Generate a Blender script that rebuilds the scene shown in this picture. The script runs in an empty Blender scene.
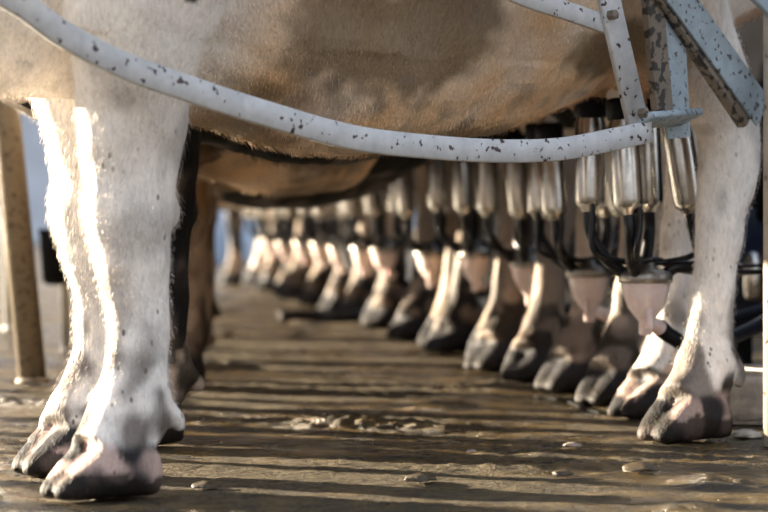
import bpy, bmesh, math, random
from mathutils import Vector, Matrix, noise
import numpy as np

C = bpy.context.scene.collection
D = bpy.data
R = math.radians
F = 2600.0          # focal length in pixels of the 768 px wide frame
HC = 0.394          # camera height
YH = 219.0          # horizon row


def at(px, py, Z):
    return Vector(((px - 384) / F * Z, Z, HC - (py - YH) / F * Z))


# ------------------------------------------------------------------ materials
def mat(name):
    m = D.materials.new(name)
    m.use_nodes = True
    nt = m.node_tree
    b = nt.nodes['Principled BSDF']
    return m, nt, b


def N(nt, t, **kw):
    n = nt.nodes.new(t)
    for k, v in kw.items():
        if k in n.inputs:
            n.inputs[k].default_value = v
        else:
            setattr(n, k, v)
    return n


def L(nt, a, b):
    nt.links.new(a, b)


def ramp(nt, src, stops):
    r = nt.nodes.new('ShaderNodeValToRGB')
    el = r.color_ramp.elements
    while len(el) < len(stops):
        el.new(0.5)
    for e, (p, c) in zip(el, stops):
        e.position = p
        e.color = (c, c, c, 1) if isinstance(c, (int, float)) else (*c, 1)
    L(nt, src, r.inputs[0])
    return r


def mixc(nt, fac, a, b):
    m = nt.nodes.new('ShaderNodeMix')
    m.data_type = 'RGBA'
    if isinstance(fac, float):
        m.inputs[0].default_value = fac
    else:
        L(nt, fac, m.inputs[0])
    for i, v in ((6, a), (7, b)):
        if isinstance(v, tuple):
            m.inputs[i].default_value = (*v, 1)
        else:
            L(nt, v, m.inputs[i])
    return m.outputs[2]


def coords(nt, scale=(1, 1, 1)):
    tc = nt.nodes.new('ShaderNodeTexCoord')
    mp = nt.nodes.new('ShaderNodeMapping')
    mp.inputs['Scale'].default_value = scale
    L(nt, tc.outputs['Object'], mp.inputs[0])
    return mp.outputs[0]


def noise_n(nt, vec, scale, detail=4, rough=0.6):
    n = N(nt, 'ShaderNodeTexNoise', Scale=scale, Detail=detail, Roughness=rough)
    L(nt, vec, n.inputs['Vector'])
    return n.outputs[0]


def bump(nt, b, src, strength, dist):
    u = N(nt, 'ShaderNodeBump', Strength=strength, Distance=dist)
    L(nt, src, u.inputs['Height'])
    L(nt, u.outputs[0], b.inputs['Normal'])
    return u


def hide_material():
    m, nt, b = mat('cow_hide')
    at_ = nt.nodes.new('ShaderNodeAttribute')
    at_.attribute_name = 'Col'
    v = coords(nt)
    vs = coords(nt, (1, 1, .28))
    hair = noise_n(nt, vs, 170, 3, .7)
    big = noise_n(nt, v, 16, 4, .65)
    h = ramp(nt, hair, [(.3, .78), (.58, 1.0)])
    bg = ramp(nt, big, [(.3, .84), (.55, 1.0)])
    c1 = nt.nodes.new('ShaderNodeMix'); c1.data_type = 'RGBA'; c1.blend_type = 'MULTIPLY'; c1.inputs[0].default_value = 1
    L(nt, at_.outputs[0], c1.inputs[6]); L(nt, h.outputs[0], c1.inputs[7])
    c2 = nt.nodes.new('ShaderNodeMix'); c2.data_type = 'RGBA'; c2.blend_type = 'MULTIPLY'; c2.inputs[0].default_value = 1
    L(nt, c1.outputs[2], c2.inputs[6]); L(nt, bg.outputs[0], c2.inputs[7])
    # dried dirt flecks, stretched along the leg
    fl = coords(nt, (1, 1, .55))
    vo = N(nt, 'ShaderNodeTexVoronoi', Scale=62.0, Randomness=1.0)
    L(nt, fl, vo.inputs['Vector'])
    sp = ramp(nt, vo.outputs['Distance'], [(.13, 1.0), (.21, 0.0)])
    ms = ramp(nt, noise_n(nt, v, 9, 2, .5), [(.44, 0.0), (.56, 1.0)])
    mm = N(nt, 'ShaderNodeMath', operation='MULTIPLY')
    L(nt, sp.outputs[0], mm.inputs[0]); L(nt, ms.outputs[0], mm.inputs[1])
    m2 = N(nt, 'ShaderNodeMath', operation='MULTIPLY'); 
    sz = nt.nodes.new('ShaderNodeSeparateXYZ'); L(nt, v, sz.inputs[0])
    zr = ramp(nt, sz.outputs[2], [(.42, .8), (.60, .12)])
    L(nt, zr.outputs[0], m2.inputs[1])
    L(nt, mm.outputs[0], m2.inputs[0])
    out = mixc(nt, m2.outputs[0], c2.outputs[2], (.05, .035, .022))
    L(nt, out, b.inputs['Base Color'])
    b.inputs['Roughness'].default_value = .62
    b.inputs['Specular IOR Level'].default_value = .16
    ad = N(nt, 'ShaderNodeMath', operation='ADD')
    L(nt, hair, ad.inputs[0])
    mu = N(nt, 'ShaderNodeMath', operation='MULTIPLY'); mu.inputs[1].default_value = 2.5
    L(nt, noise_n(nt, vs, 38, 4, .6), mu.inputs[0]); L(nt, mu.outputs[0], ad.inputs[1])
    bump(nt, b, ad.outputs[0], .55, .004)
    return m


def hair_material():
    m, nt, b = mat('cow_hair')
    at_ = nt.nodes.new('ShaderNodeAttribute')
    at_.attribute_name = 'Col'
    L(nt, at_.outputs[0], b.inputs['Base Color'])
    b.inputs['Roughness'].default_value = .5
    b.inputs['Specular IOR Level'].default_value = .2
    return m


def floor_material():
    m, nt, b = mat('wet_concrete')
    v = coords(nt)
    n1 = noise_n(nt, v, 1.4, 6, .62)
    n2 = noise_n(nt, coords(nt, (1, 1.6, 1)), 9, 6, .7)
    n3 = noise_n(nt, v, 120, 4, .7)
    conc = mixc(nt, ramp(nt, n2, [(.35, 0.0), (.65, 1.0)]).outputs[0], (.009, .0065, .0035), (.125, .098, .062))
    fine = mixc(nt, ramp(nt, n3, [(.4, 0.0), (.62, 1.0)]).outputs[0], (.005, .004, .0025), (.30, .24, .15))
    conc = mixc(nt, .45, conc, fine)
    dung = mixc(nt, ramp(nt, n2, [(.4, 0.0), (.6, 1.0)]).outputs[0], (.006, .004, .001), (.11, .066, .010))
    msk = N(nt, 'ShaderNodeMath', operation='ADD')
    L(nt, n1, msk.inputs[0])
    k = N(nt, 'ShaderNodeMath', operation='MULTIPLY'); k.inputs[1].default_value = .35
    L(nt, noise_n(nt, v, 14, 5, .7), k.inputs[0]); L(nt, k.outputs[0], msk.inputs[1])
    rm = ramp(nt, msk.outputs[0], [(.57, 0.0), (.70, 1.0)])
    L(nt, mixc(nt, rm.outputs[0], conc, dung), b.inputs['Base Color'])
    sr = ramp(nt, msk.outputs[0], [(.58, .10), (.74, .7)])
    L(nt, sr.outputs[0], b.inputs['Specular IOR Level'])
    rr = ramp(nt, msk.outputs[0], [(.5, .8), (.64, .5), (.74, .2)])
    L(nt, rr.outputs[0], b.inputs['Roughness'])
    a = N(nt, 'ShaderNodeMath', operation='ADD')
    q = N(nt, 'ShaderNodeMath', operation='MULTIPLY'); q.inputs[1].default_value = .6
    L(nt, n3, q.inputs[0]); L(nt, q.outputs[0], a.inputs[0]); L(nt, n2, a.inputs[1])
    bump(nt, b, a.outputs[0], 1.0, .02)
    return m


def paint_material(name, base, rust, scale=60, thr=.60, rough=.45):
    m, nt, b = mat(name)
    v = coords(nt)
    n = noise_n(nt, v, scale, 3, .5)
    n2 = noise_n(nt, v, 22, 5, .7)
    c = mixc(nt, ramp(nt, n2, [(.35, 0.0), (.7, 1.0)]).outputs[0], base, tuple(x * .72 for x in base))
    r = ramp(nt, n, [(thr, 0.0), (thr + .035, 1.0)])
    L(nt, mixc(nt, r.outputs[0], c, rust), b.inputs['Base Color'])
    b.inputs['Roughness'].default_value = rough
    iv = N(nt, 'ShaderNodeMath', operation='SUBTRACT'); iv.inputs[0].default_value = 1
    L(nt, r.outputs[0], iv.inputs[1])
    bump(nt, b, iv.outputs[0], .5, .002)
    return m


def plain(name, col, rough=.5, metal=0.0, noise_scale=None, dark=.6, bmp=0.0, spec=.5):
    m, nt, b = mat(name)
    b.inputs['Roughness'].default_value = rough
    b.inputs['Metallic'].default_value = metal
    b.inputs['Specular IOR Level'].default_value = spec
    if noise_scale:
        n = noise_n(nt, coords(nt), noise_scale, 5, .65)
        L(nt, mixc(nt, ramp(nt, n, [(.35, 0.0), (.65, 1.0)]).outputs[0], tuple(x * dark for x in col), col), b.inputs['Base Color'])
        if bmp:
            bump(nt, b, n, .6, bmp)
    else:
        b.inputs['Base Color'].default_value = (*col, 1)
    return m


M = {}
M['hide'] = hide_material()
M['hair'] = hair_material()
M['floor'] = floor_material()
M['rail'] = paint_material('chipped_grey_paint', (.59, .59, .585), (.055, .03, .028), 75, .625)
M['angle'] = paint_material('mottled_blue_grey_paint', (.34, .41, .45), (.09, .085, .08), 95, .60)
M['angle_side'] = paint_material('dirty_steel_flank', (.20, .16, .12), (.03, .025, .02), 60, .52)  # browner and darker than the face paint
M['post'] = paint_material('mud_stained_galvanised', (.22, .17, .11), (.10, .07, .04), 70, .58, .5)
M['right_post'] = paint_material('dusty_beige_post', (.50, .42, .33), (.2, .14, .09), 40, .62, .6)
M['white_post'] = plain('pale_galvanised_steel', (.6, .58, .52), .45, .2, 20, .7)
M['steel'] = plain('stainless_steel', (.70, .67, .62), .24, 1.0, 45, .72)
M['steel_worn'] = plain('brushed_lid_steel', (.45, .41, .36), .42, .9, 60, .6)
M['rubber'] = plain('black_rubber', (.006, .006, .008), .28, 0, 40, .6, 0.0, .35)
M['rubber_matt'] = plain('matt_black_rubber', (.004, .005, .010), .55, 0, 40, .6, 0.0, .2)
M['concrete'] = plain('rough_kerb_concrete', (.50, .44, .36), .85, 0, 30, .55, .004)
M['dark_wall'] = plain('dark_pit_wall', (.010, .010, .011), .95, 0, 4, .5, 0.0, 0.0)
M['blue_box'] = plain('dark_blue_enamel', (.012, .02, .045), .35, 0, 12, .7)
M['black'] = plain('black_plastic', (.006, .006, .006), .8, spec=.1)
M['pale_wall'] = plain('pale_yard_wall', (.62, .66, .72), .8, 0, 1.2, .8)
M['blue_barrel'] = plain('blue_plastic_barrel', (.45, .58, .78), .4)
M['teal'] = plain('green_painted_metal', (.05, .3, .22), .5)
M['dung'] = plain('drying_dung', (.07, .048, .022), .5, 0, 60, .4, .004)
M['pale_clod'] = plain('pale_chalky_clod', (.36, .28, .23), .7, 0, 60, .7, .003)


def bowl_mat():
    m, nt, b = mat('milky_pink_plastic')
    n = noise_n(nt, coords(nt), 30, 4, .6)
    L(nt, mixc(nt, ramp(nt, n, [(.35, 0.0), (.65, 1.0)]).outputs[0], (.78, .60, .55), (.90, .78, .73)), b.inputs['Base Color'])
    b.inputs['Roughness'].default_value = .22
    b.inputs['Subsurface Weight'].default_value = .2
    b.inputs['Subsurface Radius'].default_value = (.02, .01, .008)
    b.inputs['Subsurface Scale'].default_value = .6
    b.inputs['Coat Weight'].default_value = .3
    return m


M['bowl'] = bowl_mat()


# ------------------------------------------------------------------ helpers
def obj(name, bm, m, parent=None, smooth=True):
    me = D.meshes.new(name)
    bmesh.ops.recalc_face_normals(bm, faces=bm.faces[:])
    bm.to_mesh(me)
    bm.free()
    if smooth:
        for p in me.polygons:
            p.use_smooth = True
    me.materials.append(m)
    o = D.objects.new(name, me)
    C.objects.link(o)
    if parent:
        o.parent = parent
    return o


def tag(o, label, cat, group=None, kind=None):
    o['label'] = label
    o['category'] = cat
    if group: o['group'] = group
    if kind: o['kind'] = kind
    return o


def empty(name, loc, rz=0):
    o = D.objects.new(name, None)
    o.empty_display_size = .05
    C.objects.link(o)
    o.location = loc
    o.rotation_euler = (0, 0, rz)
    return o


def copy_tree(o, parent=None):
    c = o.copy()
    C.objects.link(c)
    c.parent = parent
    for ch in o.children:
        copy_tree(ch, c)
    return c


def catmull(pts, n=8):
    P = [Vector(p) for p in pts]
    if len(P) < 3:
        return P
    P = [P[0] * 2 - P[1]] + P + [P[-1] * 2 - P[-2]]
    out = []
    for i in range(1, len(P) - 2):
        for k in range(n):
            t = k / n
            a, b, c, d = P[i - 1], P[i], P[i + 1], P[i + 2]
            out.append(.5 * ((2 * b) + (c - a) * t + (2 * a - 5 * b + 4 * c - d) * t * t + (3 * b - a - 3 * c + d) * t ** 3))
    out.append(P[-2])
    return out


def interp(vals, n):
    out = []
    for i in range(len(vals) - 1):
        for k in range(n):
            t = k / n
            t = t * t * (3 - 2 * t) * .5 + t * .5
            out.append(vals[i] * (1 - t) + vals[i + 1] * t)
    out.append(vals[-1])
    return out


def tube(bm, pts, r, seg=12, n=8, curved=True, rb=None, side=None, caps=True):
    """sweep; r / rb are radii (single or per control point); side = fixed vector for first radius"""
    P = catmull(pts, n) if curved and len(pts) > 2 else [Vector(p) for p in pts]
    nn = n if curved and len(pts) > 2 else 1
    ra = interp(list(r), nn) if hasattr(r, '__len__') else [r] * len(P)
    rbb = ra if rb is None else (interp(list(rb), nn) if hasattr(rb, '__len__') else [rb] * len(P))
    rings = []
    u = None
    for i, p in enumerate(P):
        t = (P[min(i + 1, len(P) - 1)] - P[max(i - 1, 0)]).normalized()
        if side is not None:
            u = (Vector(side) - t * t.dot(Vector(side))).normalized()
        elif u is None:
            u = t.orthogonal().normalized()
        else:
            u = (u - t * t.dot(u)).normalized()
        w = t.cross(u)
        rings.append([bm.verts.new(p + u * ra[i] * math.cos(a) + w * rbb[i] * math.sin(a)) for a in [2 * math.pi * k / seg for k in range(seg)]])
    for a, b in zip(rings, rings[1:]):
        for k in range(seg):
            bm.faces.new((a[k], a[(k + 1) % seg], b[(k + 1) % seg], b[k]))
    if caps:
        bm.faces.new(rings[0])
        bm.faces.new(rings[-1][::-1])
    return rings


def lathe(bm, prof, seg=24, mtx=Matrix()):
    rings = []
    for r, z in prof:
        rings.append([bm.verts.new(mtx @ Vector((r * math.cos(2 * math.pi * k / seg), r * math.sin(2 * math.pi * k / seg), z))) for k in range(seg)])
    for a, b in zip(rings, rings[1:]):
        for k in range(seg):
            bm.faces.new((a[k], a[(k + 1) % seg], b[(k + 1) % seg], b[k]))
    bm.faces.new(rings[0])
    bm.faces.new(rings[-1][::-1])


def bar(bm, pts, wdir, w, th, n=10, curved=True):
    """flat bar swept along pts; wdir = direction of its width"""
    P = catmull(pts, n) if curved and len(pts) > 2 else [Vector(p) for p in pts]
    rings = []
    c = min(w, th) * .18
    for i, p in enumerate(P):
        t = (P[min(i + 1, len(P) - 1)] - P[max(i - 1, 0)]).normalized()
        u = (Vector(wdir) - t * t.dot(Vector(wdir))).normalized()
        v = t.cross(u)
        a, b = w / 2, th / 2
        cs = [(a, b - c), (a - c, b), (-a + c, b), (-a, b - c), (-a, -b + c), (-a + c, -b), (a - c, -b), (a, -b + c)]
        rings.append([bm.verts.new(p + u * x + v * y) for x, y in cs])
    for a, b in zip(rings, rings[1:]):
        for k in range(8):
            bm.faces.new((a[k], a[(k + 1) % 8], b[(k + 1) % 8], b[k]))
    bm.faces.new(rings[0])
    bm.faces.new(rings[-1][::-1])


def box(bm, lo, hi, bev=0.0):
    g = bmesh.ops.create_cube(bm, size=1)
    for v in g['verts']:
        v.co = Vector([lo[i] + (v.co[i] + .5) * (hi[i] - lo[i]) for i in range(3)])
    if bev:
        es = list({e for v in g['verts'] for e in v.link_edges})
        bmesh.ops.bevel(bm, geom=es, offset=bev, segments=2, affect='EDGES')


# ------------------------------------------------------------------ cows
def sstep(a, b, x):
    t = max(0.0, min(1.0, (x - a) / (b - a)))
    return t * t * (3 - 2 * t)


def ellipsoid(bm, c, r, rot=0.0):
    mt = Matrix.Translation(c) @ Matrix.Rotation(rot, 4, 'Y') @ Matrix.Diagonal((*r, 1))
    bmesh.ops.create_uvsphere(bm, u_segments=16, v_segments=10, radius=1, matrix=mt)


def claw(bm, x, y, yaw, sy, s=1.0):
    """one horn claw; heel at -x, toe forward, flat sole"""
    secs = [(-.062, .030, .022), (-.050, .058, .031), (-.030, .080, .035), (.0, .098, .036), (.025, .092, .035),
            (.050, .066, .031), (.070, .043, .025), (.084, .027, .018), (.090, .014, .010)]
    rings = []
    for sx, h, w in secs:
        ring = []
        for k in range(16):
            a = 2 * math.pi * k / 16
            cy, cz = math.cos(a), math.sin(a)
            cy = math.copysign(abs(cy) ** .7, cy)
            zz = h * s * (.5 + .5 * math.copysign(abs(cz) ** .7, cz))
            xx = sx * s - zz * .22 + .012
            yy = sy * .0300 * s + cy * w * s * (1 - .22 * zz / (h * s)) - sy * max(0, sx - .04) * .22
            c, n_ = math.cos(yaw), math.sin(yaw)
            ring.append(bm.verts.new((x + xx * c - yy * n_, y + xx * n_ + yy * c, zz)))
        rings.append(ring)
    for a, b in zip(rings, rings[1:]):
        for k in range(16):
            bm.faces.new((a[k], a[(k + 1) % 16], b[(k + 1) % 16], b[k]))
    bm.faces.new(rings[0])
    bm.faces.new(rings[-1][::-1])


def build_cow(name, loc, heading, feet, wid, voxel, colour, label, group='cows standing side by side in the milking row', fat=1.0, hairs=0, seed=0, udder_dx=0.0, belly=0.0):
    """feet: dict FL FR RL RR -> (x, y) of the cannon column in cow space (x forward, y left)"""
    bm = bmesh.new()
    k_ = 0 if hairs > 100000 else 1
    Y = (0, 1, 0)
    xf = .5 * (feet['FL'][0] + feet['FR'][0])
    q = xf / 1.47
    S = [(-.34, 1.22, .06, .05), (-.30, 1.18, .15, .14), (-.20, 1.13, .23, .21), (-.05, 1.07, .31, .26), (.15, 1.06, .385, .27), (.38, 1.03, .415, .28),
         (.70, .985, .455, .295), (1.0, .95, .455, .295), (1.22, .955, .425, .27), (1.42, .975, .405, .215), (1.60, 1.0, .435, .175), (1.74, 1.03, .42, .13), (1.84, 1.09, .30, .10)]
    pts = [(x * q, 0, z - belly * .5 * sstep(.2, .6, x) * (1 - sstep(1.1, 1.5, x))) for x, z, h, w in S]
    tube(bm, pts, [w * wid / .295 for *_, w in S], 26, 4, True, [h + belly * .5 * sstep(.2, .6, x) * (1 - sstep(1.1, 1.5, x)) for x, z, h, w in S], Y)
    # neck and head
    nx = 1.60 * q
    tube(bm, [(nx, 0, 1.12), (nx + .28, 0, 1.20), (nx + .55, 0, 1.27), (nx + .72, 0, 1.30)], [.15, .12, .10, .09], 16, 4, True, [.30, .22, .17, .13], Y)
    hx = nx + .70
    tube(bm, [(hx - .03, 0, 1.36), (hx + .08, 0, 1.30), (hx + .24, 0, 1.17), (hx + .38, 0, 1.05), (hx + .45, 0, .99)], [.07, .115, .095, .075, .07], 16, 4, True, [.09, .13, .10, .075, .06], Y)
    for s in (1, -1):
        tube(bm, [(hx + .0, s * .09, 1.36), (hx - .03, s * .17, 1.36), (hx - .05, s * .25, 1.32)], [.02, .05, .02], 10, 4, True, [.015, .02, .012], (1, 0, 0))
        ellipsoid(bm, (hx + .16, s * .085, 1.27), (.03, .02, .028))
    # tail
    tube(bm, [(-.28, 0, 1.32), (-.37, 0, 1.25), (-.39, 0, 1.0), (-.37, .02, .75), (-.36, .03, .62)], [.035, .03, .022, .03, .02], 10, 5)
    # front legs
    for k in ('FL', 'FR'):
        x, y = feet[k]
        s = 1 if k[1] == 'L' else -1
        f = fat
        tube(bm, [(x * .4 + xf * .6 + .04, s * .20, 1.08), (x * .7 + xf * .3 + .02, s * .225, .86), (x + .025, s * .195, .70), (x + .015, y * 1.05, .56), (x + .012, y, .455), (x + .016, y, .40), (x + .010, y, .345),
                  (x, y, .27), (x, y, .19), (x + .006, y, .130), (x + .034, y, .090), (x + .072, y, .055)],
             [.07, .092 * f, .085 * f, .064 * f, .060 * f, .061 * f, .050 * f, .040 * f, .040 * f, .052 * f, .052 * f, .052 * f], 18, 4, True,
             [.15, .135 * f, .118 * f, .084 * f, .066 * f, .064 * f, .056 * f, .046 * f, .046 * f, .058 * f, .056 * f, .048 * f], Y)
        ellipsoid(bm, (x - .048, y, .405), (.024 * f, .032 * f, .035))
        yaw = s * .04 - (.22 if k_ == 0 else .1)
        for c in (1, -1):
            claw(bm, x + .047, y, yaw, c, .97 * f)
            tube(bm, [(x - .035, y + c * .024, .122), (x - .055, y + c * .027, .105), (x - .060, y + c * .027, .088)], [.017, .014, .008], 10, 3)
    # hind legs
    for k in ('RL', 'RR'):
        x, y = feet[k]
        s = 1 if k[1] == 'L' else -1
        f = fat
        tube(bm, [(x + .06, s * .15, 1.12), (x + .15, s * .17, .93), (x + .12, y * .98, .80), (x + .02, y, .68), (x - .055, y, .585), (x - .072, y, .53), (x - .062, y, .47),
                  (x - .04, y, .38), (x - .02, y, .28), (x - .006, y, .19), (x + .004, y, .135), (x + .03, y, .09), (x + .07, y, .055)],
             [.10, .10, .085 * f, .058 * f, .046 * f, .050 * f, .046 * f, .040 * f, .035 * f, .040 * f, .052 * f, .054 * f, .054 * f], 18, 4, True,
             [.17, .19, .15 * f, .092 * f, .070 * f, .064 * f, .058 * f, .048 * f, .040 * f, .045 * f, .056 * f, .056 * f, .056 * f], Y)
        tube(bm, [(x - .05, y, .70), (x - .105, y, .615), (x - .118, y, .57), (x - .10, y, .52)], [.02, .02, .025, .02], 10, 4)
        for c in (1, -1):
            claw(bm, x + .050, y, s * .05 - (.2 if k_ == 0 else .1), c, .98 * f)
            tube(bm, [(x - .03, y + c * .026, .145), (x - .052, y + c * .030, .118), (x - .056, y + c * .030, .090)], [.018, .015, .009], 10, 3)
    # udder with four teats
    ux = .14 + udder_dx
    ellipsoid(bm, (ux + .05, 0, .80), (.25, .150, .155))
    for dx, ty_ in ((.085, .052), (-.045, .042)):
        for s in (1, -1):
            ellipsoid(bm, (ux + dx, s * .065, .735), (.10, .078, .105))
            tube(bm, [(ux + dx, s * ty_, .67), (ux + dx, s * ty_, .62), (ux + dx, s * ty_, .59)], [.026, .016, .012], 10, 3)
    bmesh.ops.recalc_face_normals(bm, faces=bm.faces[:])
    me = D.meshes.new('tmp')
    bm.to_mesh(me); bm.free()
    tmp = D.objects.new('tmp', me)
    C.objects.link(tmp)
    md = tmp.modifiers.new('r', 'REMESH'); md.mode = 'VOXEL'; md.voxel_size = voxel; md.use_smooth_shade = True
    ms = tmp.modifiers.new('s', 'SMOOTH'); ms.factor = .5; ms.iterations = 5 if voxel < .01 else 3
    dg = bpy.context.evaluated_depsgraph_get()
    nm = D.meshes.new_from_object(tmp.evaluated_get(dg))
    D.objects.remove(tmp); D.meshes.remove(me)
    nm.name = name
    rng = random.Random(seed)
    off = Vector((seed * 7.3, seed * 3.1, seed * 1.7))
    # relief: skin wrinkles and veins on the barrel, knobbly joints on the legs
    n = len(nm.vertices)
    co = np.empty(n * 3, 'f'); nm.vertices.foreach_get('co', co); co = co.reshape(-1, 3)
    no = np.empty(n * 3, 'f'); nm.vertices.foreach_get('normal', no); no = no.reshape(-1, 3)
    col = np.ones((n, 4), 'f')
    for i in range(n):
        p = Vector(co[i])
        if p.z < .65:
            d = .0035 * noise.noise(p * 22 + off) + .006 * noise.noise(p * 9 + off)
        else:
            wq = noise.noise(Vector((p.x * 4 + .8 * noise.noise(p * 9), p.y * 6, p.z * 34 + 2.5 * noise.noise(p * 5))) + off)
            d = .0035 * wq * sstep(-.1, .3, noise.noise(p * 2.6 + off)) + .010 * noise.noise(Vector((p.x * 5, p.y * 5, p.z * 9)) + off) + .004 * noise.noise(p * 20 + off)
        if p.z < .05:
            d *= .4
        co[i] += no[i] * d
        if co[i][2] < .0: co[i][2] = 0.0
        col[i, :3] = colour(p, Vector(no[i]), off, feet)
    nm.vertices.foreach_set('co', co.ravel())
    ca = nm.color_attributes.new('Col', 'FLOAT_COLOR', 'POINT')
    ca.data.foreach_set('color', col.ravel())
    nm.materials.clear(); nm.materials.append(M['hide'])
    nm.polygons.foreach_set('use_smooth', [True] * len(nm.polygons))
    nm.update()
    o = D.objects.new(name, nm)
    C.objects.link(o)
    o.location = loc
    o.rotation_euler = (0, 0, heading)
    tag(o, label, 'cow', group)
    if hairs:
        # short coat standing off the legs and belly
        verts, faces, hc = [], [], []
        idx = [i for i in range(n) if .13 < co[i][2] < .95 and co[i][0] < 1.9]
        for _ in range(hairs):
            i = rng.choice(idx)
            p = Vector(co[i]); nn = Vector(no[i])
            kx = noise.noise(p * 4 + off)
            long = .006 + .008 * max(0, kx) + (.016 * kx if .2 < p.z < .52 and kx > 0 else 0)
            if p.z > .62: long *= .75
            p += Vector((rng.uniform(-1, 1), rng.uniform(-1, 1), rng.uniform(-1, 1))) * voxel * .6
            down = Vector((.25 * noise.noise(p * 7), .25 * noise.noise(p * 7 + off), -1))
            d = (down - nn * down.dot(nn))
            if d.length < .15:
                d = Vector((-.7, .3 * kx, 0))
            d = d.normalized()
            d = (d + nn * rng.uniform(.2, .75) + Vector((rng.uniform(-1, 1), rng.uniform(-1, 1), rng.uniform(-1, 1))) * .22).normalized()
            sd = d.cross(nn)
            if sd.length < 1e-3: continue
            sd = (sd.normalized() + nn * rng.uniform(-.6, .6)).normalized() * .00042
            ln = long * rng.uniform(.6, 1.25)
            b = len(verts)
            mid = p + d * ln * .55 + nn * .001
            tip = p + d * ln + Vector((0, 0, -ln * .25))
            verts += [p - sd, p + sd, mid + sd * .7, mid - sd * .7, tip]
            faces += [(b, b + 1, b + 2, b + 3), (b + 3, b + 2, b + 4)]
            c = col[i] * rng.uniform(.85, 1.15)
            hc += [c] * 5
        hm = D.meshes.new('coat_hair')
        hm.from_pydata([tuple(v) for v in verts], [], faces)
        ha = hm.color_attributes.new('Col', 'FLOAT_COLOR', 'POINT')
        ha.data.foreach_set('color', np.array(hc, 'f').ravel())
        hm.materials.append(M['hair'])
        h = D.objects.new('coat_hair', hm)
        C.objects.link(h); h.parent = o
        h['kind'] = 'stuff'
    return o


WHITE = Vector((.93, .86, .78)); BOUNCE_TAN = Vector((.90, .62, .37)); BLACK = Vector((.004, .004, .005))
MUD = Vector((.026, .019, .012)); PINK = Vector((.60, .43, .36)); HORN = Vector((.022, .020, .021)); UDD = Vector((.60, .40, .27))


def lerp(a, b, t):
    return a * (1 - t) + b * t


def make_colour(black_thr, white=WHITE, mud_h=.22, mud_amt=1.0, black_leg=None, hoof_pink=.0, belly_bounce=.8, black_fn=None, leg_tone=None):
    def fn(p, n, off, feet):
        a = noise.noise(Vector((p.x * 1.9, p.y * 1.6, p.z * 1.8)) + off)
        f = noise.noise(p * 30 + off)
        g = noise.noise(p * 11 + off)
        c = white.copy()
        # warm floor bounce painted as tan under the barrel, with dark brown patches
        if p.z > .44 and 0.0 < p.x < 1.55:
            t = belly_bounce * sstep(1.05, .72, p.z) * sstep(.0, .25, p.x) * (1 - sstep(1.25, 1.42, p.x))
            if abs(p.y) > .08: t *= sstep(.22, .42, p.x)
            c = lerp(c, BOUNCE_TAN, t * (.75 + .5 * g))
            gp = noise.noise(Vector((p.x * 3.0, p.y * 3, p.z * 6)) + off * 2)
            c = lerp(c, Vector((.20, .14, .08)), .8 * sstep(.16, .42, gp + .15 * f) * t)
        # udder skin
        du = (Vector((p.x, p.y, p.z)) - Vector((.16, 0, .74)))
        if abs(p.y) < .14 and -.14 < p.x < .42 and p.z < .86:
            c = lerp(c, UDD, .8 * sstep(.9, .8, p.z))
        if p.z > .30 and a + .06 * g > black_thr:
            c = BLACK.copy()
        if leg_tone is not None and p.z < .75:
            dm = min(math.hypot(p.x - x, p.y - y) for x, y in feet.values())
            c = lerp(c, leg_tone, .85 * sstep(.75, .5, p.z) * sstep(.30, .18, dm))
        if black_fn and black_fn(p, g, f):
            c = BLACK.copy()
        if black_leg:
            for k in black_leg:
                x, y = feet[k]
                if abs(p.x - x) < .2 and p.y * y > 0 and .18 + .1 * g < p.z < .8: c = BLACK.copy()
        if p.z < .62:
            # greyish scuffs on the hair of the leg
            sc = noise.noise(Vector((p.x * 13, p.y * 13, p.z * 9)) + off * 3)
            lo = sstep(.34, .14, p.z)
            c = lerp(c, lerp(Vector((.27, .24, .22)), Vector((.13, .10, .08)), lo), (.38 + .5 * lo) * sstep(.0 - .15 * lo, .4 - .2 * lo, sc + .3 * f))
            m = sstep(mud_h + .06, mud_h * .35, p.z + .13 * g + .05 * f) * mud_amt
            m2 = sstep(-.05, .22, noise.noise(p * 16 + off * 5) + .45 * f)
            c = lerp(c, MUD, m * m2)
        hz = p.z + .016 * g
        if hz < .088:
            hc = lerp(HORN, PINK, (hoof_pink if p.x > .8 else hoof_pink * .7) * sstep(-.15, .2, noise.noise(p * 18 + off * 2) + .4 * f))
            c = lerp(c, hc, sstep(.088, .070, hz))
            if p.z < .030 + .02 * f + (.012 if p.x < .6 and p.y > 0 else 0) * (1 + 2 * g):
                c = lerp(c, MUD * .6, .85)
        return c
    return fn


random.seed(4)
BASE = {'RL': (.205, .188), 'RR': (-.187, -.18), 'FL': (1.545, .155), 'FR': (1.350, -.147)}


def heading(a):
    return math.atan2(-math.sin(R(a)), -math.cos(R(a)))


def feet_j(fr=0.0, j=.03, rng=None, sc=1.0, rr=(0, 0)):
    d = {}
    for k, (x, y) in BASE.items():
        x2 = x * (.75 if k[0] == 'R' else 1)
        d[k] = ((x2 + (fr if k[0] == 'F' else 0)) * (sc if k[0] == 'F' else 1) + (rng.uniform(-j, j) if rng else 0), y * .93 + (rng.uniform(-j, j) * .4 if rng else 0))
    return d


cows = []
UDX = {1: -.07, 2: -.10, 3: -.08, 4: -.06}
O0 = Vector((.585, 4.97, 0))


def blk0(p, g, f):
    # near cow: a black stripe down the back of the near foreleg, a black fleck on the flank
    if p.y > 0 and ((p.x - .87) / .22) ** 2 + ((p.z - .95) / .212) ** 2 < 1 + .5 * g: return True
    return p.y > 0 and ((p.x - 1.57) / .05) ** 2 + ((p.z - .80) / .105) ** 2 < 1 + .5 * g


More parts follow.
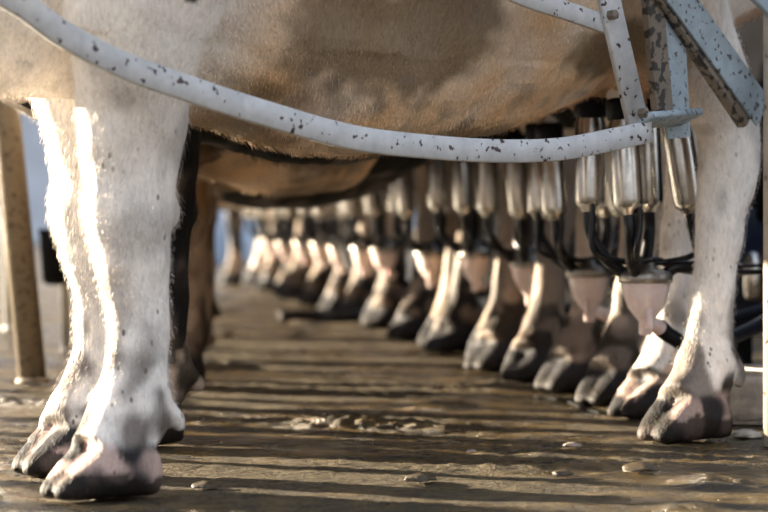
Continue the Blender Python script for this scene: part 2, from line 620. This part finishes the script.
ordinal_look = [
    'white cow nearest the camera with tan belly and pink-tinged hooves, behind the curved guard bar',
    'white cow with a jet-black foreleg, directly behind the nearest cow',
    'brown-legged cow with tan belly, third back from the guard bar',
    'brown-legged cow with black belly band, fourth back in the milking row',
    'mud-splashed cow with black belly, fifth back in the milking row',
    'dark-legged muddy cow, sixth back in the milking row',
    'cow with brown dirty legs, seventh back in the milking row',
    'pale cow with dark hooves, eighth back in the milking row',
    'cow with sunlit fetlocks, ninth back in the blurred milking row',
    'blurred dirty cow, tenth back in the milking row',
    'small blurred cow standing fourth from the far end of the row',
    'small blurred cow standing third from the far end of the row',
    'small blurred pale cow standing second from the far end of the row',
    'farthest cow of the row, black foreleg against the bright yard',
]
specs = []
angs = [47, 49, 52, 54, 55, 56, 56, 56, 56, 56, 56, 57, 59, 74]
for k in range(14):
    o = O0 + Vector((-.12, .99, 0)) * .84 * k
    if k == 13:
        o = O0 + Vector((-.105, .99, 0)) * (.84 * 12 + 1.75)
    specs.append((o, angs[k]))

BROWN = Vector((.17, .105, .055)); DIRT_AND_SHADE = Vector((.25, .17, .105))  # leg browns, darkened to put deep shade into the row
for k, (o, a) in enumerate(specs):
    rng = random.Random(50 + k)
    if k == 0:
        ft = dict(BASE)
        col = make_colour(.9, hoof_pink=.85, mud_h=.17, mud_amt=1.0, belly_bounce=1.0, black_fn=blk0)
        c = build_cow('cow', o, heading(a), ft, .285, .0075, col, ordinal_look[0], fat=1.06, hairs=150000, seed=1)
    else:
        fr = {1: -.03, 2: .0, 3: -.10, 4: -.1}.get(k, -.2)
        ft = feet_j(fr, .03, rng)
        lt = [None, DIRT_AND_SHADE, BROWN, BROWN, DIRT_AND_SHADE, BROWN, DIRT_AND_SHADE, BROWN, DIRT_AND_SHADE, DIRT_AND_SHADE, BROWN, DIRT_AND_SHADE, None, DIRT_AND_SHADE][k]
        if k == 1: lt = Vector((.36, .27, .20))
        bf = None
        if k == 1: bf = lambda p, g, f: .55 < p.x < 1.7 and .40 < p.z < .66 + .1 * g
        if k == 1: bf = lambda p, g, f: (.55 < p.x < 1.7 and .40 < p.z < .66 + .1 * g) or (p.x < .12 + .1 * g and p.z > .60)
        if k in (2, 5, 6): bf = lambda p, g, f: p.x < .12 + .1 * g and p.z > .60
        if k in (3, 4): bf = lambda p, g, f: .25 < p.x < 1.15 + .3 * g and .3 < p.z < .8 + .2 * g
        col = make_colour([0, .5, .12, .2, .15, .1, .2, .3, .1, .2, .1, .3, .3, .1][k], mud_h=[0, .24, .30, .32, .36, .36, .38, .38, .38, .38, .36, .36, .34, .3][k], belly_bounce=.9, black_fn=bf,
                          black_leg=('FL', 'FR') if k in (1, 13) else None, leg_tone=lt, hoof_pink=0.0)
        c = build_cow('cow', o, heading(a), ft, .255 if k < 6 else (.243 if k < 11 else .225), .0095 if k < 3 else (.013 if k < 6 else .018), col, ordinal_look[k], udder_dx=UDX.get(k, 0.0), belly={1: 0.0, 2: .05, 3: .08, 4: .08}.get(k, .07),
                      fat=1.04, hairs=50000 if k in (1, 2) else 0, seed=1 + k * 3)
    cows.append(c)

# ------------------------------------------------------------------ milking clusters
def make_cluster(z_bowl=.232):
    """origin on the ground beneath the claw; x = cow's forward"""
    root = empty('milking_cluster', (0, 0, 0))
    zc = z_bowl
    bm = bmesh.new()
    lathe(bm, [(.010, zc - .056), (.013, zc - .052), (.013, zc - .030), (.020, zc - .022), (.034, zc - .004), (.042, zc + .018), (.0455, zc + .040), (.0455, zc + .047), (.01, zc + .047)], 28)
    tube(bm, [(.0, .0, zc - .030), (-.02, .0, zc - .034), (-.05, -.002, zc - .045)], [.014, .014, .015], 14, 5)
    # small drain spur beside the stem
    tube(bm, [(.018, .022, zc + .0), (.020, .026, zc - .03), (.018, .024, zc - .040)], [.006, .007, .008], 8, 4)
    obj('claw_bowl', bm, M['bowl'], root)
    bm = bmesh.new()
    lathe(bm, [(.047, zc + .042), (.0505, zc + .044), (.0515, zc + .052), (.0505, zc + .060), (.044, zc + .065), (.02, zc + .070), (.018, zc + .080), (.005, zc + .082)], 32)
    cap = obj('claw_lid', bm, M['steel_worn'], root)
    # shells
    spots = [(.102, .024, -.03, .05), (.082, -.066, .01, .0), (-.030, .040, -.15, .09), (-.055, -.045, -.07, -.0)]
    top = .613
    for i, (x, y, tx, ty) in enumerate(spots):
        ax = Vector((-tx, -ty, 1)).normalized() if True else None
        length = .165
        topv = Vector((x, y, top + (.006 if i % 2 else 0)))
        bot = topv - ax * (length + .038)
        mt = Matrix.Translation(bot) @ Vector((0, 0, 1)).rotation_difference(ax).to_matrix().to_4x4()
        bm = bmesh.new()
        lathe(bm, [(.012, -.010), (.016, -.008), (.019, .0), (.0255, .004), (.0280, .012), (.0288, .020), (.0288, .155), (.0260, .1655), (.0260, .1700), (.019, .1702)], 28, mt)
        cup = obj('teat_cup_shell', bm, M['steel'], root)
        bm = bmesh.new()
        lathe(bm, [(.020, .166), (.0270, .166), (.0305, .170), (.0320, .195), (.0312, .2035), (.022, .2065), (.014, .206)], 24, mt)
        obj('liner_mouthpiece', bm, M['rubber_matt'], cup)
        # short milk tube bending round into the claw
        d = Vector((x, y, 0)).normalized()
        e = Vector((d.x * .040, d.y * .040, zc + .060))
        out = Vector((d.x, d.y, 0)) * (.034 + .01 * i)
        b0 = mt @ Vector((0, 0, -.004)); b1 = mt @ Vector((0, 0, -.045))
        side = Vector((e.x, e.y, 0)) * 1.9
        bm = bmesh.new()
        tube(bm, [b0, b1, (b1 * .40 + (e + side * (.95 if i == 2 else .30)) * .60) + Vector((0, 0, -.012 if i == 2 else .002)), e + side * .22 + Vector((0, 0, .012)), e], [.0118, .0108, .0118, .0118, .0118], 12, 8)
        obj('short_milk_tube', bm, M['rubber'], root)
        bm = bmesh.new()
        tube(bm, [e + side * .10 + Vector((0, 0, .003)), e - Vector((e.x, e.y, 0)) * .25 + Vector((0, 0, -.002))], .0085, 12)
        obj('claw_nipple', bm, M['steel'], root)
        # thin pulse tube
        perp = Vector((-d.y, d.x, 0)) * .022
        p0 = mt @ Vector((0, 0, .030)) + perp * .9
        p0b = mt @ Vector((0, 0, -.02)) + perp * 1.0
        bm = bmesh.new()
        tube(bm, [p0, p0b, (p0b * .4 + (e + side * .8) * .6) + perp * .6, e + perp * .3 + Vector((0, 0, .022)), Vector((0, 0, zc + .082)) + perp * .4], .0058, 10, 8)
        obj('pulse_tube', bm, M['rubber'], root)
    bm = bmesh.new()
    tube(bm, [(-.046, -.002, zc - .043), (-.09, -.006, zc - .062), (-.17, -.010, zc - .085), (-.30, -.03, zc - .075), (-.46, -.06, zc - .05), (-.62, -.09, zc - .01), (-.74, -.1, zc + .06)], [.0165, .0150, .0145, .0145, .0145, .0145, .0145], 14, 8)
    obj('long_milk_hose', bm, M['rubber_matt'], root)
    bm = bmesh.new()
    tube(bm, [(0, 0, zc + .078), (-.04, .0, zc + .083), (-.12, .01, zc + .062), (-.3, .02, zc + .058), (-.5, .0, zc + .062), (-.74, -.03, zc + .09)], [.009, .008, .0055, .0055, .0055, .0055], 10, 8)
    obj('twin_pulse_hose', bm, M['rubber'], root)
    return root


proto = make_cluster()
cl_labels = [
    'steel and black-rubber milking cluster on the nearest cow, whole pink bowl showing',
    'milking cluster half hidden just left of the nearest one',
    'milking cluster on the third cow, steel cups and peach-coloured bowl',
    'milking cluster on the fourth cow, pinkish bowl below the curved bar',
    'milking cluster on the fifth cow back',
    'milking cluster on the sixth cow back',
    'blurred milking cluster on the seventh cow back',
    'blurred milking cluster on the eighth cow back',
    'blurred milking cluster on the ninth cow back',
    'blurred milking cluster on the tenth cow back',
    'blurred milking cluster fourth from the far end of the row',
    'blurred milking cluster third from the far end of the row',
    'blurred milking cluster second from the far end of the row',
    'farthest and smallest milking cluster of the row']
UX = .14
for k, (o, a) in enumerate(specs):
    r = proto if k == 0 else copy_tree(proto)
    h = heading(a)
    fw = Vector((math.cos(h), math.sin(h), 0)); lf = Vector((-fw.y, fw.x, 0))
    rng = random.Random(90 + k)
    dz = 0 if k == 0 else rng.uniform(-.012, .012)
    r.location = o + fw * (UX + UDX.get(k, 0.0)) + lf * 0 + Vector((0, 0, dz))
    r.rotation_euler = (0, 0, h + (0 if k == 0 else rng.uniform(-.7, .7)))
    if k:
        r.rotation_euler.x = rng.uniform(-.06, .06); r.rotation_euler.y = rng.uniform(.0, .10)
        r.location -= fw * .035
    tag(r, cl_labels[k], 'milking cluster', 'milking clusters hanging under the udders')

# ------------------------------------------------------------------ stall guard in the foreground
root = empty('stall_guard', (0, 0, 0))
tag(root, 'chipped grey steel stall guard with long curved bar crossing in front of the nearest cow', 'railing')


def gl(px, py, dz=0.0):
    """point of the guard's upright plane seen at this place of the frame"""
    t = (px - 384) / F
    Z = 3.836 / (1 - t)  # plane  y - x = 3.836
    p = at(px, py, Z)
    return p + Vector((-.707, .707, 0)) * dz


pn = Vector((.707, -.707, 0))
root.location = (gl(300, 100).x, gl(300, 100).y, 0)
bpy.context.view_layer.update()
ofs = Vector(root.location)
cp = [(-60, -40), (15, 0), (60, 32), (120, 64), (180, 86), (260, 112), (350, 137), (430, 147), (500, 151), (560, 149), (610, 140), (650, 131)]
bm = bmesh.new()
bar(bm, [gl(x, y) - ofs for x, y in cp], (0, 0, 1), .036, .012, 8)
obj('curved_bar', bm, M['rail'], root)
bm = bmesh.new()
bar(bm, [gl(600, -70, .006) - ofs, gl(614, 10, .006) - ofs, gl(640, 122, .006) - ofs], (.707, .707, 0), .050, .010, curved=False)
obj('vertical_strap', bm, M['rail'], root)
bm = bmesh.new()
bar(bm, [gl(440, -50, .014) - ofs, gl(520, -8, .014) - ofs, gl(575, 11, .014) - ofs, gl(618, 26, .014) - ofs], (0, 0, 1), .030, .010, 6)
obj('upper_rail', bm, M['rail'], root)
bm = bmesh.new()
bar(bm, [gl(640, 121, 0) - ofs, gl(714, 116, .05) - ofs], (.5, -.5, .3), .05, .012, curved=False)
obj('bracket_plate', bm, M['angle'], root)
for px, py in ((641, 113), (610, 15)):
    bm = bmesh.new()
    c = gl(px, py) - ofs
    mt = Matrix.Translation(c) @ Vector((0, 0, 1)).rotation_difference(pn).to_matrix().to_4x4()
    lathe(bm, [(.0085, -.004), (.0085, .012), (.006, .014), (.001, .0145)], 6, mt)
    obj('bolt', bm, M['angle_side'], root, False)
# angle iron upright: face and flank
bm = bmesh.new()
bar(bm, [gl(700, -90, .07) - ofs, gl(704, 0, .07) - ofs, gl(711, 137, .07) - ofs], (.707, .707, 0), .062, .006, curved=False)
obj('angle_iron_face', bm, M['angle'], root, False)
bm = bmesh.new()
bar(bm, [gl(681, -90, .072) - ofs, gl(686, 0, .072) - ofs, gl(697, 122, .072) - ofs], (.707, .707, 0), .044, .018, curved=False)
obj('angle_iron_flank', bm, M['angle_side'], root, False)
bm = bmesh.new()
bar(bm, [gl(676, -40, .05) - ofs, gl(707, 0, .05) - ofs, gl(786, 112, .05) - ofs], (.707, .707, 0), .060, .006, curved=False)
obj('diagonal_brace', bm, M['angle'], root, False)
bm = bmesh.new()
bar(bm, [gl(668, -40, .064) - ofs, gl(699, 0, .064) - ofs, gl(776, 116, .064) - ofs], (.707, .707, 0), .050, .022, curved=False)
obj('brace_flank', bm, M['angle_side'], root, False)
bm = bmesh.new()
bar(bm, [gl(735, -20, -.01) - ofs, gl(755, -2, -.01) - ofs, gl(800, 45, -.01) - ofs], (.5, .5, .7), .03, .012, curved=False)
obj('corner_stay', bm, M['angle'], root, False)
# top rail out of the frame that carries the whole, and the post on the right
bm = bmesh.new()
tp = [gl(-90, -60), gl(440, -60), gl(830, -70)]
bar(bm, [p - ofs + Vector((.035, -.035, .02)) for p in tp], (0, 0, 1), .05, .04, curved=False)
obj('top_rail', bm, M['rail'], root)
bm = bmesh.new()
pb = gl(775, 440)
bar(bm, [Vector((pb.x, pb.y, 0)) - ofs, Vector((pb.x, pb.y, .95)) - ofs], (.707, .707, 0), .034, .034, curved=False)
obj('post', bm, M['right_post'], root)

# ------------------------------------------------------------------ posts on the left
def post(px, py, r, top, m, label, lean=0.0, name='stall_post', group=None):
    Z = HC * F / (py - YH)
    x = (px - 384) / F * Z
    o = empty(name, (x, Z, 0))
    bm = bmesh.new()
    tube(bm, [(0, 0, 0), (lean * top, 0, top)], r, 20)
    obj('pole', bm, m, o)
    bm = bmesh.new()
    lathe(bm, [(r, 0), (r * 1.22, 0.0), (r * 1.22, .008), (r, .014)], 20)
    obj('base_collar', bm, m, o)
    tag(o, label, 'post', group)
    return o


post(33, 383, .034, 1.5, M['post'], 'mud-stained round steel post left of the nearest foreleg', -.10)
post(66, 352, .014, 1.4, M['white_post'], 'thin pale post between the stained post and the nearest foreleg', -.02)
post(12, 330, .030, 1.4, M['white_post'], 'pale blurred post at the left edge, behind the stained post', -.02)
ords = ['first', 'second', 'third', 'fourth', 'fifth', 'sixth', 'seventh', 'eighth', 'ninth', 'tenth', 'eleventh', 'twelfth', 'thirteenth']
for i in range(13):  # unseen posts added to break the sunlight into floor stripes
    Yp = 3.75 + .41 * i + .07 * math.sin(i * 2.3)
    px_ = 384 + (-1.62 - .05 * i) / Yp * F
    post(px_, YH + HC * F / Yp, .030 + .012 * (i % 3), 1.4, M['post'], 'stall head post beyond the left edge, ' + ords[i] + ' from the camera', group='head posts of the stalls')

# bucket shape added for an unidentified dark blur by the thin post
bm = bmesh.new()
lathe(bm, [(.020, 0), (.035, .01), (.045, .15), (.048, .155), (.048, .165), (.040, .165), (.03, .02)], 20)
Z = HC * F / (352 - YH)
bk = obj('feed_bucket', bm, M['black'])
bk.location = ((52 - 384) / F * Z + .01, Z - .02, .20)
tag(bk, 'small black bucket hooked on the thin pale post at left', 'bucket')

# ------------------------------------------------------------------ floor
def floor_mesh():
    xs = np.concatenate([np.linspace(-40, -2.2, 14, endpoint=False), np.arange(-2.2, -.85, .03), np.arange(-.85, .95, .0095), np.arange(.95, 2.4, .03), np.linspace(2.4, 40, 14)])
    ys = np.concatenate([np.linspace(-30, 2.4, 10, endpoint=False), np.arange(2.4, 3.3, .03), np.arange(3.3, 6.2, .008), np.arange(6.2, 14, .03), np.linspace(14, 90, 24)])
    nx, ny = len(xs), len(ys)
    vs = []
    for j in range(ny):
        y = ys[j]
        for i in range(nx):
            x = xs[i]
            z = 0.0
            if -2.2 <= x <= 2.4 and 2.4 <= y <= 14:
                p = Vector((x, y, 0))
                z = .0040 * noise.noise(p * 2.2) + .0030 * noise.noise(p * 8)
                rough = sstep(-.25, .25, noise.noise(p * 1.7 + Vector((3, 9, 0))))
                z += (.0012 + .0030 * rough) * noise.noise(p * 32) + (.0008 + .0022 * rough) * noise.noise(p * 75)
                g = noise.noise(Vector((x * 5, y * 3.5, 7)))
                if g > .3:
                    z += (g - .3) * .03 * (1 + .8 * noise.noise(p * 40))
                z -= .004
            vs.append((x, y, z))
    fs = [(j * nx + i, j * nx + i + 1, (j + 1) * nx + i + 1, (j + 1) * nx + i) for j in range(ny - 1) for i in range(nx - 1)]
    me = D.meshes.new('floor')
    me.from_pydata(vs, [], fs)
    me.polygons.foreach_set('use_smooth', [True] * len(me.polygons))
    me.materials.append(M['floor'])
    o = D.objects.new('floor', me)
    C.objects.link(o)
    o['kind'] = 'structure'
    return o


floor_mesh()


def struct(name, bm, m):
    o = obj(name, bm, m, None, False)
    o['kind'] = 'structure'
    return o


# near-black wall added behind the hind quarters so the gaps stay dark
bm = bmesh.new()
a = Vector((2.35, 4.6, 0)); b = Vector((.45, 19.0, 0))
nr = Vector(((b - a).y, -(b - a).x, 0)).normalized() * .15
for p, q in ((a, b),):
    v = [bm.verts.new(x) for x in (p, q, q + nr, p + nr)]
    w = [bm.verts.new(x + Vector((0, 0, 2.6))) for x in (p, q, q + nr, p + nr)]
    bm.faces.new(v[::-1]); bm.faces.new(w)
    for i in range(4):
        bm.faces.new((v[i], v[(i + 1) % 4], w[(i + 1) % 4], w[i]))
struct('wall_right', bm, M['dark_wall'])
# far yard wall
bm = bmesh.new(); box(bm, (-16, 44, 0), (14, 44.4, 3.0)); struct('wall_far', bm, M['pale_wall'])

# kerb block behind the near hind hoof
bm = bmesh.new()
box(bm, (0, 0, 0), (.85, .26, .102), .010)
bmesh.ops.subdivide_edges(bm, edges=bm.edges[:], cuts=5, use_grid_fill=True)
for v in bm.verts:
    if v.co.z > .01: v.co += Vector((noise.noise(v.co * 15), noise.noise(v.co * 15 + Vector((5, 0, 0))), noise.noise(v.co * 15 + Vector((9, 0, 0))))) * .006
kb = obj('concrete_kerb', bm, M['concrete'])
kb.location = (.655, 4.98, 0); kb.rotation_euler = (0, 0, R(-4))
tag(kb, 'pale rough concrete kerb block beside the right-hand post', 'kerb')

# machinery behind
root = empty('vacuum_unit', (1.22, 6.3, 0))
tag(root, 'dark blue milking machine cabinet with pipes behind the right-hand post', 'machine')
bm = bmesh.new(); box(bm, (-.42, 0, .12), (.35, .5, .42), .02); obj('cabinet', bm, M['blue_box'], root)
bm = bmesh.new(); box(bm, (-.40, .05, 0), (-.32, .13, .14)); obj('leg', bm, M['black'], root)
bm = bmesh.new(); box(bm, (.25, .05, 0), (.33, .13, .14)); obj('leg', bm, M['black'], root)
bm = bmesh.new(); tube(bm, [(-.45, -.06, .50), (.4, -.06, .50)], .035, 16); obj('vacuum_pipe', bm, M['black'], root)
bm = bmesh.new(); tube(bm, [(-.30, -.06, .50), (-.30, .0, .40)], .02, 12); obj('pipe_elbow', bm, M['black'], root)
for x in (-.33, -.21, -.09):
    bm = bmesh.new()
    lathe(bm, [(.02, 0), (.026, .01), (.026, .09), (.018, .11), (.012, .115)], 16, Matrix.Translation((x, -.04, .20)))
    obj('glass_jar', bm, M['steel'], root)

# ------------------------------------------------------------------ things on the floor
def on_floor(px, py):
    Z = HC * F / (py - YH)
    return Vector(((px - 384) / F * Z, Z, 0))


bm = bmesh.new()
pa, pb_ = on_floor(280, 321), on_floor(352, 322)
tube(bm, [(0, 0, .018), ((pb_ - pa).x * .5, .03, .02), ((pb_ - pa).x, 0, .018), ((pb_ - pa).x + .25, .25, .018)], .024, 14)
hs = obj('fallen_hose', bm, M['rubber'])
hs.location = pa
tag(hs, 'black rubber hose lying on the floor between the far hind legs and aisle', 'hose')

bm = bmesh.new()
pts = [on_floor(*q) for q in ((536, 399), (552, 400), (570, 404), (585, 411), (600, 414))]
tube(bm, [p - pts[0] + Vector((0, 0, .003)) for p in pts], .0028, 8)
tw = obj('thin_cord', bm, M['black'])
tw.location = pts[0]
tag(tw, 'thin dark cord curling on the wet floor by the second pair of hind hooves', 'cord')


def clod(px, py, w, m, label, name='dung_clod', grp='clods on the wet floor'):
    p = on_floor(px, py)
    bm = bmesh.new()
    bmesh.ops.create_icosphere(bm, subdivisions=3, radius=1)
    s = w / 2 / F * p.y
    for v in bm.verts:
        d = 1 + .35 * noise.noise(v.co * 1.8 + p * 5)
        v.co = Vector((v.co.x * s * d, v.co.y * s * 1.3 * d, max(-.1, v.co.z) * s * .38 * d))
    o = obj(name, bm, m)
    o.location = p + Vector((0, 0, .001))
    tag(o, label, 'clod', grp)


clod(472, 452, 11, M['pale_clod'], 'small whitish clod on the wet floor right of centre')
clod(572, 446, 17, M['pale_clod'], 'flat pale clod left of the nearest hind hoof')
clod(562, 475, 22, M['dung'], 'brown clod at the front, below the flat pale clod')
clod(640, 470, 34, M['dung'], 'broad dark dung patty before the nearest hind hoof')
clod(747, 436, 30, M['concrete'], 'loose grey lump at the foot of the right-hand post')
clod(205, 487, 26, M['dung'], 'brown clod just right of the nearest front hoof')
clod(420, 480, 30, M['dung'], 'brown clod in the middle of the foreground')
clod(228, 335, 14, M['dung'], 'small dark clod far down the aisle')

# barrels added for blurred blue-white daylight patches past the legs
bm = bmesh.new(); lathe(bm, [(.27, 0), (.29, .02), (.29, .28), (.30, .3), (.30, .58), (.29, .6), (.29, .86), (.27, .88)], 24)
for i, (x, y) in enumerate([(-1.55, 22.0), (-1.18, 23.0)]):
    if i == 0:
        bo = obj('plastic_barrel', bm, M['blue_barrel'])
        b0 = bo
    else:
        bo = b0.copy(); C.objects.link(bo)
    bo.location = (x, y, 0)
    tag(bo, ['blue plastic barrel in the bright yard, left one', 'blue plastic barrel in the bright yard, right one'][i], 'barrel', 'blue barrels in the yard')

# ------------------------------------------------------------------ light
w = D.worlds.new('World')
bpy.context.scene.world = w
w.use_nodes = True
nt = w.node_tree
bg = nt.nodes['Background']
tc = nt.nodes.new('ShaderNodeTexCoord')
sx = nt.nodes.new('ShaderNodeSeparateXYZ')
L(nt, tc.outputs['Generated'], sx.inputs[0])
r = ramp(nt, sx.outputs[2], [(.0, (.80, .82, .86)), (.25, (.84, .88, .96)), (1.0, (.55, .70, .95))])
L(nt, r.outputs[0], bg.inputs['Color'])
bg.inputs['Strength'].default_value = .9

sun = D.lights.new('sun', 'SUN')
sun.energy = 23
sun.angle = R(.6)
sun.color = (1, .86, .66)
so = D.objects.new('sun', sun)
C.objects.link(so)
dirn = Vector((.88, -.46, -math.tan(R(10.5)))).normalized()
so.rotation_euler = dirn.to_track_quat('-Z', 'Y').to_euler()
so.location = (-6, 8, 3)

cam = D.cameras.new('camera')
cam.sensor_width = 36
cam.lens = F / 768 * 36
cam.shift_y = (YH - 256) / 768
cam.dof.use_dof = True
cam.dof.focus_distance = 4.15
cam.dof.aperture_fstop = 4.6
cam.clip_end = 300
co_ = D.objects.new('camera', cam)
C.objects.link(co_)
co_.location = (0, 0, HC)
co_.rotation_euler = (R(90), 0, 0)
sc = bpy.context.scene
sc.camera = co_
sc.view_settings.view_transform = 'Standard'
sc.view_settings.look = 'None'
sc.view_settings.exposure = .68
sc.view_settings.gamma = 1
sc.cycles.use_denoising = True
